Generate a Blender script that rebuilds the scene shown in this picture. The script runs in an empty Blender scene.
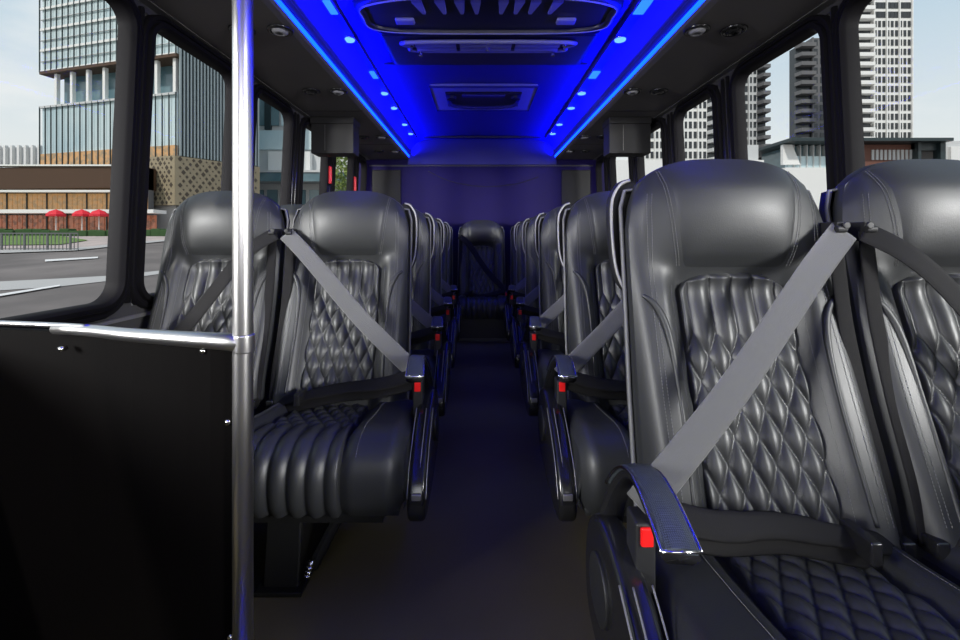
import bpy, math, random
import numpy as np
from mathutils import Vector
random.seed(4); PI = math.pi
scene = bpy.context.scene
COL = scene.collection
F, VX, VY, CH = 445.0, 478.0, 238.0, 0.93       # focal length in px, vanishing point, camera height

def P(px, py, Y):
    return ((px - VX) / F * Y, Y, CH - (py - VY) / F * Y)

# ------------------------------------------------------------------ materials
def mat(name, base=(0.5, 0.5, 0.5), rough=0.5, metal=0.0, spec=0.5, emit=None, estr=0.0, bump=None, coat=0.0, sheen=0.0, vary=None):
    m = bpy.data.materials.new(name); m.use_nodes = True
    nt = m.node_tree; b = nt.nodes['Principled BSDF']
    b.inputs['Base Color'].default_value = (*base, 1)
    b.inputs['Roughness'].default_value = rough
    b.inputs['Metallic'].default_value = metal
    b.inputs['Specular IOR Level'].default_value = spec
    b.inputs['Coat Weight'].default_value = coat
    b.inputs['Coat Roughness'].default_value = 0.32
    b.inputs['Sheen Weight'].default_value = sheen
    if emit:
        b.inputs['Emission Color'].default_value = (*emit, 1); b.inputs['Emission Strength'].default_value = estr
    tc = nt.nodes.new('ShaderNodeTexCoord')
    if bump:
        kind, sc, st = bump[:3]
        if kind == 'noise':
            t = nt.nodes.new('ShaderNodeTexNoise'); t.inputs['Scale'].default_value = sc; t.inputs['Detail'].default_value = 4; out = t.outputs['Fac']
        elif kind == 'voronoi':
            t = nt.nodes.new('ShaderNodeTexVoronoi'); t.inputs['Scale'].default_value = sc; out = t.outputs['Distance']
        else:
            t = nt.nodes.new('ShaderNodeTexWave'); t.inputs['Scale'].default_value = sc; t.bands_direction = 'DIAGONAL'; out = t.outputs['Fac']
        nt.links.new(tc.outputs['Object'], t.inputs['Vector'])
        bn = nt.nodes.new('ShaderNodeBump'); bn.inputs['Strength'].default_value = st; bn.inputs['Distance'].default_value = 0.002
        nt.links.new(out, bn.inputs['Height']); nt.links.new(bn.outputs['Normal'], b.inputs['Normal'])
    if vary:
        sc, col2, lo, hi = vary
        t = nt.nodes.new('ShaderNodeTexNoise'); t.inputs['Scale'].default_value = sc; t.inputs['Detail'].default_value = 6
        nt.links.new(tc.outputs['Object'], t.inputs['Vector'])
        mr = nt.nodes.new('ShaderNodeMapRange'); mr.inputs[1].default_value = lo; mr.inputs[2].default_value = hi
        nt.links.new(t.outputs['Fac'], mr.inputs[0])
        mx = nt.nodes.new('ShaderNodeMix'); mx.data_type = 'RGBA'
        mx.inputs[6].default_value = (*base, 1); mx.inputs[7].default_value = (*col2, 1)
        nt.links.new(mr.outputs[0], mx.inputs[0]); nt.links.new(mx.outputs[2], b.inputs['Base Color'])
    return m

def carbon_mat():
    m = mat('carbon_weave', (0.03, 0.035, 0.04), 0.35, 0, 0.4, coat=0.15)
    nt = m.node_tree; b = nt.nodes['Principled BSDF']; tc = nt.nodes.new('ShaderNodeTexCoord')
    ck = nt.nodes.new('ShaderNodeTexChecker'); ck.inputs['Scale'].default_value = 520
    ck.inputs[1].default_value = (0.010, 0.012, 0.014, 1); ck.inputs[2].default_value = (0.075, 0.088, 0.10, 1)
    mp = nt.nodes.new('ShaderNodeMapping'); mp.inputs['Rotation'].default_value = (0.02, 0.03, 0.785)
    nt.links.new(tc.outputs['Object'], mp.inputs[0]); nt.links.new(mp.outputs[0], ck.inputs[0])
    nt.links.new(ck.outputs[0], b.inputs['Base Color'])
    return m

def glass_mat(name, tint, gl=0.06):
    m = bpy.data.materials.new(name); m.use_nodes = True; nt = m.node_tree
    for n in list(nt.nodes): nt.nodes.remove(n)
    o = nt.nodes.new('ShaderNodeOutputMaterial'); mx = nt.nodes.new('ShaderNodeMixShader')
    t = nt.nodes.new('ShaderNodeBsdfTransparent'); t.inputs[0].default_value = (*tint, 1)
    g = nt.nodes.new('ShaderNodeBsdfGlossy'); g.inputs['Roughness'].default_value = 0.02
    mx.inputs[0].default_value = gl
    nt.links.new(t.outputs[0], mx.inputs[1]); nt.links.new(g.outputs[0], mx.inputs[2]); nt.links.new(mx.outputs[0], o.inputs[0])
    return m

M = dict(
    leather=mat('black_leather', (0.019, 0.020, 0.021), 0.50, 0, 0.42, coat=0.10, bump=('noise', 420, 0.18)),
    perf=mat('perforated_leather', (0.025, 0.026, 0.027), 0.44, 0, 0.45, coat=0.05, bump=('noise', 420, 0.12)),
    thread=mat('grey_thread', (0.12, 0.12, 0.12), 0.7),
    shell=mat('dark_shell_plastic', (0.03, 0.03, 0.032), 0.45),
    rim=mat('light_grey_rim', (0.27, 0.265, 0.26), 0.35),
    siderim=mat('grey_side_wrap', (0.13, 0.13, 0.132), 0.5, bump=('noise', 300, 0.2)),
    gloss=mat('gloss_black_plastic', (0.012, 0.012, 0.013), 0.18),
    black=mat('matt_black', (0.008, 0.008, 0.009), 0.6),
    strut=mat('black_steel', (0.012, 0.012, 0.012), 0.4, 0.3),
    chrome=mat('polished_chrome', (0.82, 0.80, 0.79), 0.16, 1.0),
    steel=mat('brushed_steel_tube', (0.66, 0.645, 0.64), 0.30, 1.0),
    belt=mat('grey_webbing', (0.085, 0.085, 0.084), 0.6, 0, 0.3, bump=('wave', 300, 0.5), sheen=0.3),
    beltb=mat('black_webbing', (0.010, 0.0096, 0.010), 0.65, 0, 0.14, bump=('wave', 300, 0.4)),
    red=mat('red_button', (0.75, 0.012, 0.012), 0.3, emit=None),
    redlever=mat('red_lever', (0.8, 0.03, 0.04), 0.35),
    carbon=carbon_mat(),
    floor=mat('dark_vinyl_floor', (0.110, 0.092, 0.040), 0.66, 0, 0.35, bump=('noise', 60, 0.15), vary=(2.2, (0.078, 0.064, 0.028), 0.35, 0.7)),
    wall=mat('dark_grey_wall_vinyl', (0.045, 0.044, 0.046), 0.55, bump=('noise', 200, 0.1)),
    soffit=mat('charcoal_soffit_vinyl', (0.12, 0.113, 0.115), 0.62, 0, 0.35, bump=('noise', 250, 0.12)),
    ceil=mat('ceiling_vinyl_blue_glow', (0.030, 0.028, 0.15), 0.45, 0, 0.25),  # blue LED glow tinted into the base colour
    backw=mat('back_wall_vinyl_blue_glow', (0.008, 0.004, 0.055), 0.6, 0, 0.15),  # navy tint puts the blue ceiling light into the wall colour
    frame=mat('black_window_frame', (0.007, 0.0065, 0.0075), 0.60, 0, 0.07),
    rib=mat('gloss_pillar_rib', (0.010, 0.0095, 0.011), 0.30, 0, 0.5),
    boxgrey=mat('dark_grey_box', (0.013, 0.0125, 0.013), 0.6, 0, 0.3),
    strip=mat('brushed_trim', (0.24, 0.235, 0.235), 0.42, 0.6),
    glass=glass_mat('window_glass', (0.97, 0.98, 0.98), 0.008),
    acblack=mat('dark_unit_plastic', (0.02, 0.02, 0.022), 0.35),
    acgrey=mat('grey_louver_plastic', (0.30, 0.30, 0.33), 0.35),
    panel=mat('black_laminate', (0.0018, 0.0014, 0.0014), 0.7, 0, 0.04),
    led=mat('blue_led_strip', (0.0, 0.0, 0.0), 0.5, emit=(0.0010, 0.0215, 1.0), estr=13.0),
    ledspot=mat('blue_led_spot', (0.0, 0.0, 0.0), 0.5, emit=(0.014, 0.042, 1.0), estr=16.0),
    ledrect=mat('blue_led_lens', (0.0, 0.0, 0.0), 0.5, emit=(0.015, 0.12, 0.5), estr=2.6),
    # outside
    asphalt=mat('asphalt', (0.12, 0.105, 0.10), 0.9, vary=(0.25, (0.20, 0.175, 0.165), 0.4, 0.65)),
    concrete=mat('pale_concrete', (0.42, 0.41, 0.40), 0.85),
    pave=mat('pink_paving', (0.48, 0.40, 0.37), 0.85, vary=(0.8, (0.40, 0.34, 0.32), 0.4, 0.6)),
    paint=mat('road_paint', (0.7, 0.69, 0.68), 0.7),
    lawn=mat('lawn_grass', (0.10, 0.20, 0.035), 0.9, vary=(1.5, (0.16, 0.24, 0.06), 0.4, 0.6)),
    hedge=mat('hedge_green', (0.03, 0.075, 0.02), 0.9, bump=('noise', 6, 1.0)),
    curtain=mat('pale_curtain_glass', (0.62, 0.74, 0.76), 0.30, 0.0, 0.5, vary=(0.12, (0.46, 0.62, 0.68), 0.42, 0.62)),
    teal=mat('teal_glass', (0.075, 0.15, 0.18), 0.12, 0.0, 0.8, vary=(0.2, (0.16, 0.25, 0.28), 0.4, 0.6)),
    mull=mat('dark_mullion', (0.02, 0.035, 0.04), 0.4),
    white=mat('white_cladding', (0.78, 0.78, 0.76), 0.6),
    lgrey=mat('light_grey_cladding', (0.55, 0.56, 0.56), 0.6),
    dgrey=mat('dark_grey_concrete', (0.13, 0.13, 0.135), 0.7),
    winblk=mat('dark_window_glass', (0.03, 0.035, 0.04), 0.15),
    brown=mat('brown_fascia', (0.07, 0.033, 0.015), 0.6),
    brick=mat('brown_brick', (0.17, 0.075, 0.055), 0.8),
    gold=mat('beige_screen', (0.30, 0.25, 0.165), 0.6),
    goldhole=mat('screen_hole', (0.07, 0.055, 0.04), 0.7),
    fin=mat('blue_grey_fin', (0.30, 0.36, 0.38), 0.45),
    warm=mat('lit_shop_glass', (0.35, 0.20, 0.09), 0.15, emit=(1.0, 0.55, 0.22), estr=0.26, vary=(1.7, (0.06, 0.10, 0.09), 0.45, 0.6)),
    warmred=mat('lit_cafe_glass', (0.35, 0.15, 0.09), 0.15, emit=(1.0, 0.32, 0.16), estr=0.12, vary=(2.2, (0.05, 0.05, 0.04), 0.45, 0.58)),
    parasol=mat('red_parasol_cloth', (0.72, 0.02, 0.04), 0.7),
    bark=mat('tree_bark', (0.08, 0.055, 0.04), 0.9),
    leaf=mat('tree_leaf', (0.10, 0.17, 0.04), 0.7, vary=(3.0, (0.20, 0.26, 0.06), 0.4, 0.6)),
)

# ------------------------------------------------------------------ mesh building
class MB:
    def __init__(s): s.v = []; s.f = []
    def add(s, vs, fs):
        o = len(s.v); s.v += [tuple(map(float, v)) for v in vs]; s.f += [tuple(i + o for i in f) for f in fs]
    def grid(s, A, closed=False, flip=False):            # A: n x m x 3
        n, m = A.shape[:2]; fs = []
        for i in range(n - 1):
            for j in range(m if closed else m - 1):
                j2 = (j + 1) % m
                q = (i * m + j, i * m + j2, (i + 1) * m + j2, (i + 1) * m + j)
                fs.append(q[::-1] if flip else q)
        s.add(A.reshape(-1, 3), fs)
    def box(s, x0, x1, y0, y1, z0, z1):
        x0, x1 = min(x0, x1), max(x0, x1); y0, y1 = min(y0, y1), max(y0, y1); z0, z1 = min(z0, z1), max(z0, z1)
        vs = [(x, y, z) for x in (x0, x1) for y in (y0, y1) for z in (z0, z1)]
        s.add(vs, [(0, 1, 3, 2), (4, 6, 7, 5), (0, 4, 5, 1), (2, 3, 7, 6), (0, 2, 6, 4), (1, 5, 7, 3)])
    def hexa(s, b, t):                                     # two quads
        s.add(list(b) + list(t), [(3, 2, 1, 0), (4, 5, 6, 7), (0, 1, 5, 4), (1, 2, 6, 5), (2, 3, 7, 6), (3, 0, 4, 7)])
    def tube(s, pts, r, n=10, closed=False, cap=True):
        pts = [np.array(p, float) for p in pts]; rs = r if hasattr(r, '__len__') else [r] * len(pts)
        L = len(pts); rings = []; up = None
        for i in range(L):
            a = pts[(i - 1) % L] if closed or i > 0 else pts[i]; b = pts[(i + 1) % L] if closed or i < L - 1 else pts[i]
            t = b - a; t = t / (np.linalg.norm(t) + 1e-9)
            if up is None: up = np.array((0, 0, 1.0)) if abs(t[2]) < 0.9 else np.array((1.0, 0, 0))
            u = up - t * np.dot(up, t); u /= np.linalg.norm(u) + 1e-9; up = u; w = np.cross(t, u)
            rings.append([pts[i] + rs[i] * (u * math.cos(k * 2 * PI / n) + w * math.sin(k * 2 * PI / n)) for k in range(n)])
        A = np.array(rings)
        if closed: A = np.concatenate([A, A[:1]], 0)
        o = len(s.v); s.grid(A, closed=True)
        if cap and not closed:
            s.f.append(tuple(o + k for k in range(n))[::-1]); e = o + (len(rings) - 1) * n; s.f.append(tuple(e + k for k in range(n)))
    def ribbon(s, pts, normals, w, th):                    # flat strap with thickness
        pts = np.array(pts, float); N = np.array(normals, float)
        if N.ndim == 1: N = np.tile(N, (len(pts), 1))
        ws = w if hasattr(w, '__len__') else [w] * len(pts)
        rows = []
        for i in range(len(pts)):
            t = pts[min(i + 1, len(pts) - 1)] - pts[max(i - 1, 0)]; t /= np.linalg.norm(t)
            n = N[i] - t * np.dot(N[i], t); n /= np.linalg.norm(n); b = np.cross(t, n); h = ws[i] / 2
            prof = [(-h, 0), (-h + th, th), (-h * .5, th * 1.3), (0, th * 1.4), (h * .5, th * 1.3), (h - th, th), (h, 0), (h - th, -th), (0, -th), (-h + th, -th)]
            rows.append([pts[i] + b * p + n * q for p, q in prof])
        A = np.array(rows); o = len(s.v); k = A.shape[1]; s.grid(A, closed=True)
        s.f.append(tuple(o + j for j in range(k))[::-1]); e = o + (len(rows) - 1) * k; s.f.append(tuple(e + j for j in range(k)))
    def prism(s, poly, axis, a, b):                        # polygon in the other two axes, extruded a..b
        n = len(poly)
        def mk(p, c): return {'x': (c, p[0], p[1]), 'y': (p[0], c, p[1]), 'z': (p[0], p[1], c)}[axis]
        vs = [mk(p, a) for p in poly] + [mk(p, b) for p in poly]
        s.add(vs, [tuple(range(n))[::-1], tuple(range(n, 2 * n))] + [(i, (i + 1) % n, n + (i + 1) % n, n + i) for i in range(n)])
    def disc(s, c, r, h, n=20, axis='z'):
        poly = [(r * math.cos(k * 2 * PI / n), r * math.sin(k * 2 * PI / n)) for k in range(n)]
        i = 'xyz'.index(axis); o = [c[k] for k in range(3) if k != i]
        s.prism([(p[0] + o[0], p[1] + o[1]) for p in poly], axis, c[i], c[i] + h)
    def build(s, name, m, parent=None, smooth=False, bevel=0, sub=0, mirror=False, seg=2):
        vs = [(-x, y, z) for x, y, z in s.v] if mirror else s.v
        me = bpy.data.meshes.new(name); me.from_pydata(vs, [], s.f); me.update()
        import bmesh
        bm = bmesh.new(); bm.from_mesh(me); bmesh.ops.recalc_face_normals(bm, faces=bm.faces); bm.to_mesh(me); bm.free()
        me.materials.append(m)
        o = bpy.data.objects.new(name, me); COL.objects.link(o)
        if parent: o.parent = parent
        if smooth:
            for p in me.polygons: p.use_smooth = True
        if bevel:
            b = o.modifiers.new('bevel', 'BEVEL'); b.width = bevel; b.segments = seg; b.limit_method = 'ANGLE'; b.angle_limit = 0.6
            for p in me.polygons: p.use_smooth = True
            w = o.modifiers.new('wn', 'WEIGHTED_NORMAL'); w.keep_sharp = True
        if sub:
            d = o.modifiers.new('sub', 'SUBSURF'); d.levels = sub; d.render_levels = sub
        return o

def catmull(pts, k=8, closed=False):
    pts = [np.array(p, float) for p in pts]; out = []; n = len(pts)
    for i in range(n if closed else n - 1):
        p0, p1, p2, p3 = ((pts[(i - 1) % n], pts[i], pts[(i + 1) % n], pts[(i + 2) % n]) if closed else
                          (pts[max(i - 1, 0)], pts[i], pts[i + 1], pts[min(i + 2, n - 1)]))
        for j in range(k):
            t = j / k
            out.append(0.5 * ((2 * p1) + (-p0 + p2) * t + (2 * p0 - 5 * p1 + 4 * p2 - p3) * t * t + (-p0 + 3 * p1 - 3 * p2 + p3) * t ** 3))
    if not closed: out.append(pts[-1])
    return out

def tag(o, label=None, cat=None, group=None, kind=None):
    if label: o['label'] = label
    if cat: o['category'] = cat
    if group: o['group'] = group
    if kind: o['kind'] = kind
    return o
def empty(name, loc=(0, 0, 0), **kw):
    o = bpy.data.objects.new(name, None); COL.objects.link(o); o.location = loc; o.empty_display_size = 0.1
    return tag(o, **kw)
def children(o): return KIDS.get(o.name, [])
KIDS = {}
def remember(root):
    KIDS.clear()
    for o in bpy.data.objects:
        if o.parent: KIDS.setdefault(o.parent.name, []).append(o)
def copy_tree(o, parent=None):
    c = o.copy(); COL.objects.link(c); c.parent = parent
    for ch in children(o): copy_tree(ch, c)
    return c
def S(t): t = np.clip(t, 0, 1); return t * t * (3 - 2 * t)
def struct(o, label=None, cat=None): return tag(o, label, cat, kind='structure')

# ------------------------------------------------------------------ the seat (canonical: outer side at -x, faces -y, origin on the floor)
def spline(zs, ys):
    zd = np.linspace(zs[0], zs[-1], 400); m = np.gradient(ys, zs); out = []
    for z in zd:
        i = min(max(int(np.searchsorted(zs, z)) - 1, 0), len(zs) - 2); h = zs[i + 1] - zs[i]; t = (z - zs[i]) / h
        out.append((2 * t ** 3 - 3 * t * t + 1) * ys[i] + (t ** 3 - 2 * t * t + t) * h * m[i] + (-2 * t ** 3 + 3 * t * t) * ys[i + 1] + (t ** 3 - t * t) * h * m[i + 1])
    return zd, np.array(out)
_pz = np.array([.30, .45, .60, .75, .830, .862, .90, .97, 1.04, 1.12]); _py = np.array([-.150, -.095, -.038, .014, .036, .026, .004, -.010, -.001, .040])
_CZ, _CY = spline(_pz, _py)
_SZ, _SY = spline(np.array([.30, .45, .65, .80, .90, 1.0, 1.12]), np.array([-.194, -.138, -.064, -.012, .018, .036, .068]))
def prof(z): return np.interp(z, _CZ, _CY)
def hw(z): return np.interp(z, [.30, .40, .60, .80, .88, 1.0, 1.06, 1.12], [.230, .232, .231, .227, .226, .224, .214, .194])
def yback(z): return -.035 + (z - .33) * .205
def yfront(x, z):
    x = np.asarray(x, float); z = np.asarray(z, float); ax = np.abs(x)
    c = prof(z)
    sd = np.interp(z, _SZ, _SY)
    H = S((z - .80) / .10)
    wb = S((ax - .112) / .052); wh = np.clip(ax / .205, 0, 1) ** 2.3
    return c + (sd - c) * ((1 - H) * wb + H * wh)
def ztop(s): return 1.115 - .062 * np.abs(s) ** 3.2

def backrest_grid():
    ns, nt = 61, 90
    s = np.linspace(-1, 1, ns); s = np.sign(s) * np.abs(s) ** .85
    t = np.linspace(0, 1, nt); t = 1 - (1 - t) ** 1.15
    Sg, T = np.meshgrid(s, t)
    Z = .30 + (ztop(Sg) - .30) * T
    X = Sg * hw(.30 + .815 * T)
    Y = yfront(X, Z)
    lim = yback(Z) - .045
    e = np.clip((np.abs(Sg) - .80) / .20, 0, 1); e2 = np.clip((T - .90) / .10, 0, 1)
    Y = Y + (lim - Y) * np.clip(.75 * e ** 2.6 + .8 * e2 ** 2.4, 0, 1)
    return X, Y, Z

def on_front(x, z, off=0.0):
    """front surface incl. edge rounding, found from the same formulas"""
    T = np.clip((z - .30) / .815, 0, 1); h = hw(.30 + .815 * T); s = np.clip(x / h, -1, 1)
    Tt = np.clip((z - .30) / (ztop(s) - .30), 0, 1)
    y = yfront(x, z); lim = yback(z) - .045
    e = np.clip((np.abs(s) - .80) / .20, 0, 1); e2 = np.clip((Tt - .90) / .10, 0, 1)
    return y + (lim - y) * np.clip(.75 * e ** 2.6 + .8 * e2 ** 2.4, 0, 1) - off

def quilt(x, v, w, hh):
    """puff height 0..1; v>0 vertical channels, v<0 diamonds"""
    ch = np.abs(np.sin(PI * x / w)) ** .8
    a = x / w + v / hh; b = x / w - v / hh
    di = (np.abs(np.sin(PI * a)) * np.abs(np.sin(PI * b)) + 1e-9) ** .42
    return np.where(v > 0, ch, di)

def stitches(mb, path, step=.0065, ln=.0042, r=.0007):
    path = [np.array(p, float) for p in path]; d = np.cumsum([0] + [np.linalg.norm(path[i + 1] - path[i]) for i in range(len(path) - 1)])
    A = np.array(path); k = 0.0
    while k + ln < d[-1]:
        a = np.array([np.interp(k, d, A[:, i]) for i in range(3)]); b = np.array([np.interp(k + ln, d, A[:, i]) for i in range(3)])
        mb.tube([a, b], r, 4); k += step

def build_back(root, mirror):
    X, Y, Z = backrest_grid(); nt, ns = X.shape
    mb = MB(); mb.grid(np.stack([X, Y, Z], -1))
    # sides wrap back, then the rear face
    ring = [(i, 0) for i in range(nt)] + [(nt - 1, j) for j in range(1, ns)] + [(i, ns - 1) for i in range(nt - 2, -1, -1)]
    R = np.array([[X[i, j], Y[i, j], Z[i, j]] for i, j in ring])
    rows = [R]
    for q in (.25, .6, 1.0):
        B = R.copy(); B[:, 1] = R[:, 1] + (yback(R[:, 2]) - .02 - R[:, 1]) * q; B[:, 0] *= 1 + .012 * math.sin(q * PI); rows.append(B)
    mb.grid(np.array(rows))
    o = len(mb.v); n = len(R); mb.v += [tuple(p) for p in rows[-1]]; mb.f.append(tuple(range(o, o + n)))
    mb.f.append(tuple(j for j in range(ns))[::-1] + ())
    back = mb.build('backrest', M['leather'], root, smooth=True, mirror=mirror)
    # headrest centre panel between its two curved seams
    zs = np.linspace(.862, 1.10, 44); us = np.linspace(-1, 1, 45); U, ZZ = np.meshgrid(us, zs)
    shw = np.interp(ZZ, [.862, .92, 1.0, 1.06, 1.10], [.112, .124, .134, .140, .143])
    XX = U * shw; ZZ2 = ZZ - .012 * U ** 2 * (ZZ > 1.05) * ((ZZ - 1.05) / .05)
    edge = (1 - np.abs(U) ** 10)
    eb = np.clip((ZZ - .862) / .03, 0, 1) ** .5
    YY = on_front(XX, ZZ2) - (.0065 * edge * eb - .0015)
    hp = MB(); hp.grid(np.stack([XX, YY, ZZ2], -1)); hp.build('headrest_panel', M['leather'], back, smooth=True, mirror=mirror)
    # quilted insert
    nz, nx = 170, 84
    v = np.linspace(0, 1, nz); u = np.linspace(-1, 1, nx); U, V = np.meshgrid(u, v)
    Zq = .375 + V * (.852 - .375)
    wq = .122 * np.where(V > .93, np.sqrt(np.clip(1 - ((V - .93) / .07) ** 2 * .32, 0, 1)), 1.0) * np.interp(V, [0, 1], [1.04, .98])
    Xq = U * wq; Zq = Zq - .018 * U ** 4 * S((V - .80) / .2)
    puff = quilt(Xq, Zq - .725, .0485, .098)
    ed = np.clip((1 - np.abs(U)) / .05, 0, 1) ** .5 * np.clip((1 - V) / .02, 0, 1) ** .5
    Yq = yfront(Xq * .9, np.minimum(Zq, .845)) - .002 - (.002 + .0155 * puff) * ed + .006 * (1 - ed)
    Yq = np.minimum(Yq, prof(np.minimum(Zq, .80)) + .003)
    q = MB(); q.grid(np.stack([Xq, Yq, Zq], -1)); q.build('quilted_panel', M['perf'], back, smooth=True, mirror=mirror)
    # stitch lines
    for sg in (-1, 1):
        st = MB()
        for off in (.006, .012):
            zz = np.linspace(.868, 1.085, 40)
            xx = np.interp(zz, [.862, .92, 1.0, 1.06, 1.10], [.112, .124, .134, .140, .143]) + off
            stitches(st, [(sg * a, float(on_front(sg * a, b, .0008)), b) for a, b in zip(xx, zz)])
        st.build('stitching', M['thread'], back, mirror=mirror); st = MB()
        for off in (.80, .84):
            zz = np.linspace(.40, 1.03, 70)
            stitches(st, [(sg * off * float(hw(b)), float(on_front(sg * off * hw(b), b, .0008)), b) for b in zz])
        st.build('stitching', M['thread'], back, mirror=mirror); st = MB()
        zz = np.linspace(.40, .83, 50)
        stitches(st, [(sg * .140, float(on_front(sg * .140, b, .0008)), b) for b in zz])
        st.build('stitching', M['thread'], back, mirror=mirror)
    # welted curved bolster seam
    for sg in (-1, 1):
        wl = MB(); c = catmull([(.208, .805), (.190, .79), (.172, .755), (.163, .70), (.160, .60), (.162, .50), (.165, .40)], 8)
        wl.tube([(sg * a, float(on_front(sg * a, b, -.001)), b) for a, b in c], [.0045 + .004 * math.sin(min(1, i / 30) * PI) for i in range(len(c))], 8)
        wl.build('bolster_welt', M['leather'], back, smooth=True, mirror=mirror)

def build_shell(root, mirror):
    zs = np.linspace(.30, 1.0, 40)
    out = [(-float(hw(z)) - .004, z) for z in zs] 
    arc = []
    for k in range(1, 24):
        s = -1 + 2 * k / 24; arc.append((s * .205, float(ztop(s)) - .012 - .02 * abs(s) ** 6))
    out += [(-.216, 1.04)] + arc + [(.216, 1.04)] + [(-x, z) for x, z in out[::-1]]
    def loop(scale, dy): return np.array([(x * scale, float(yback(z)) + dy, .7 + (z - .7) * (1 - (1 - scale) * .5)) for x, z in out])
    mb = MB(); A = np.array([loop(1.0, -.03), loop(1.01, -.015), loop(1.0, .004), loop(.94, .022), loop(.7, .03)]); mb.grid(A)
    o = len(mb.v); L = loop(.7, .03); mb.v += [tuple(p) for p in L]; mb.f.append(tuple(range(o, o + len(L))))
    sh = mb.build('back_shell', M['shell'], root, smooth=True, mirror=mirror)
    r = MB(); L = loop(1.008, -.022); r.tube([p for p in L], .0048, 6); r.build('shell_edge', M['siderim'], sh, smooth=True, mirror=mirror)

def build_handle(root, mirror):
    # D-shaped grab loop on the outer upper corner
    c = catmull([(-.200, 1.068), (-.224, 1.058), (-.244, 1.025), (-.250, .98), (-.250, .91), (-.246, .86), (-.236, .825), (-.224, .808)], 6)
    mb = MB(); y = .095
    path = [(a, y + (b - .95) * .2, b) for a, b in c]
    nrm = [(path[min(i + 1, len(path) - 1)][2] - path[max(i - 1, 0)][2], 0, -(path[min(i + 1, len(path) - 1)][0] - path[max(i - 1, 0)][0])) for i in range(len(path))]
    mb.ribbon(path, nrm, .034, .004)
    h = mb.build('grab_handle', M['black'], root, smooth=True, mirror=mirror)
    t = MB(); t.tube([(a, b - .017, c2) for a, b, c2 in path], .0036, 8); t.tube([(a, b + .017, c2) for a, b, c2 in path], .0028, 8)
    t.build('handle_edge', M['rim'], h, smooth=True, mirror=mirror)
    g = MB(); pts = [(a * .97, c2) for a, b, c2 in path]
    poly = pts + [(-.196, .84), (-.18, .95), (-.18, 1.06)]
    g.prism([(a, b) for a, b in poly], 'y', y + .012, y + .02); g.build('handle_recess', M['black'], h, mirror=mirror)

_cy = [(-.085, .315), (-.14, .338), (-.22, .345), (-.32, .357), (-.41, .370), (-.465, .370), (-.500, .354), (-.520, .324), (-.526, .285), (-.520, .245), (-.505, .218)]
def cush_profile(n):
    c = np.array(catmull(_cy, 10)); d = np.concatenate([[0], np.cumsum(np.linalg.norm(np.diff(c, axis=0), axis=1))])
    q = np.linspace(0, d[-1], n); yy = np.interp(q, d, c[:, 0]); zz = np.interp(q, d, c[:, 1])
    ty = np.gradient(yy); tz = np.gradient(zz); L = np.hypot(ty, tz); ny, nz = tz / L, -ty / L      # pointing up and forward
    return q, yy, zz, ny * 1.0, nz * 1.0
def build_cushion(root, mirror, xo, xi):
    n, m = 64, 49
    q, yy, zz, ny, nz = cush_profile(n)
    u = np.linspace(0, 1, m); X = xo + (xi - xo) * u
    rows = []
    qm = q / q[-1]
    for i in range(n):
        row = []
        for x in X:
            ax = abs(x); e = min(x - xo, xi - x)
            b = .034 * float(S((ax - .125) / .04)) * float(1 - .55 * S((qm[i] - .55) / .3))
            rd = .038 * (1 - min(1, e / .045)) ** 2.2
            d = b - rd
            row.append((x, yy[i] + ny[i] * d, zz[i] + nz[i] * d))
        rows.append(row)
    A = np.array(rows); mb = MB(); mb.grid(A)
    # sides and underside
    for j in (0, m - 1):
        L = A[:, j]; B = L.copy(); B[:, 2] = np.minimum(L[:, 2], .215); B[:, 1] = np.clip(L[:, 1], -.50, -.085)
        C = (L + B) / 2; C[:, 0] += (-.008 if j == 0 else .008)
        mb.grid(np.array([L, C, B]), flip=(j == 0))
    mb.box(xo + .012, xi - .012, -.50, -.085, .20, .225)
    cu = mb.build('seat_cushion', M['leather'], root, smooth=True, mirror=mirror)
    nq, nx = 150, 86
    q, yy, zz, ny, nz = cush_profile(nq); u = np.linspace(-1, 1, nx); rows = []
    for i in range(nq):
        f = q[i] / q[-1]
        wq = np.interp(f, [0, .5, .75, 1], [.110, .130, .138, .138])
        x = u * wq; vloc = np.full(nx, (q[i] - .29))
        pf = quilt(x, vloc, .0485, .098 * .82)
        ed = np.clip((1 - np.abs(u)) / .05, 0, 1) ** .5
        d = (.004 + .0130 * pf) * ed - .004 * (1 - ed) + .004
        rows.append(np.stack([x, yy[i] + ny[i] * d, zz[i] + nz[i] * d], -1))
    g = MB(); g.grid(np.array(rows)); g.build('quilted_panel', M['perf'], cu, smooth=True, mirror=mirror)
    q, yy, zz, ny, nz = cush_profile(60)
    for x in (-.176, .176):
        st = MB()
        pts = []
        for i in range(3, 46):
            b = .034 * float(1 - .55 * S((q[i] / q[-1] - .55) / .3)); e = min(x - xo, xi - x); dd = b - .038 * (1 - min(1, e / .045)) ** 2.2 + .0008
            pts.append((x, yy[i] + ny[i] * dd, zz[i] + nz[i] * dd))
        stitches(st, pts); st.build('stitching', M['thread'], cu, mirror=mirror)

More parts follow.
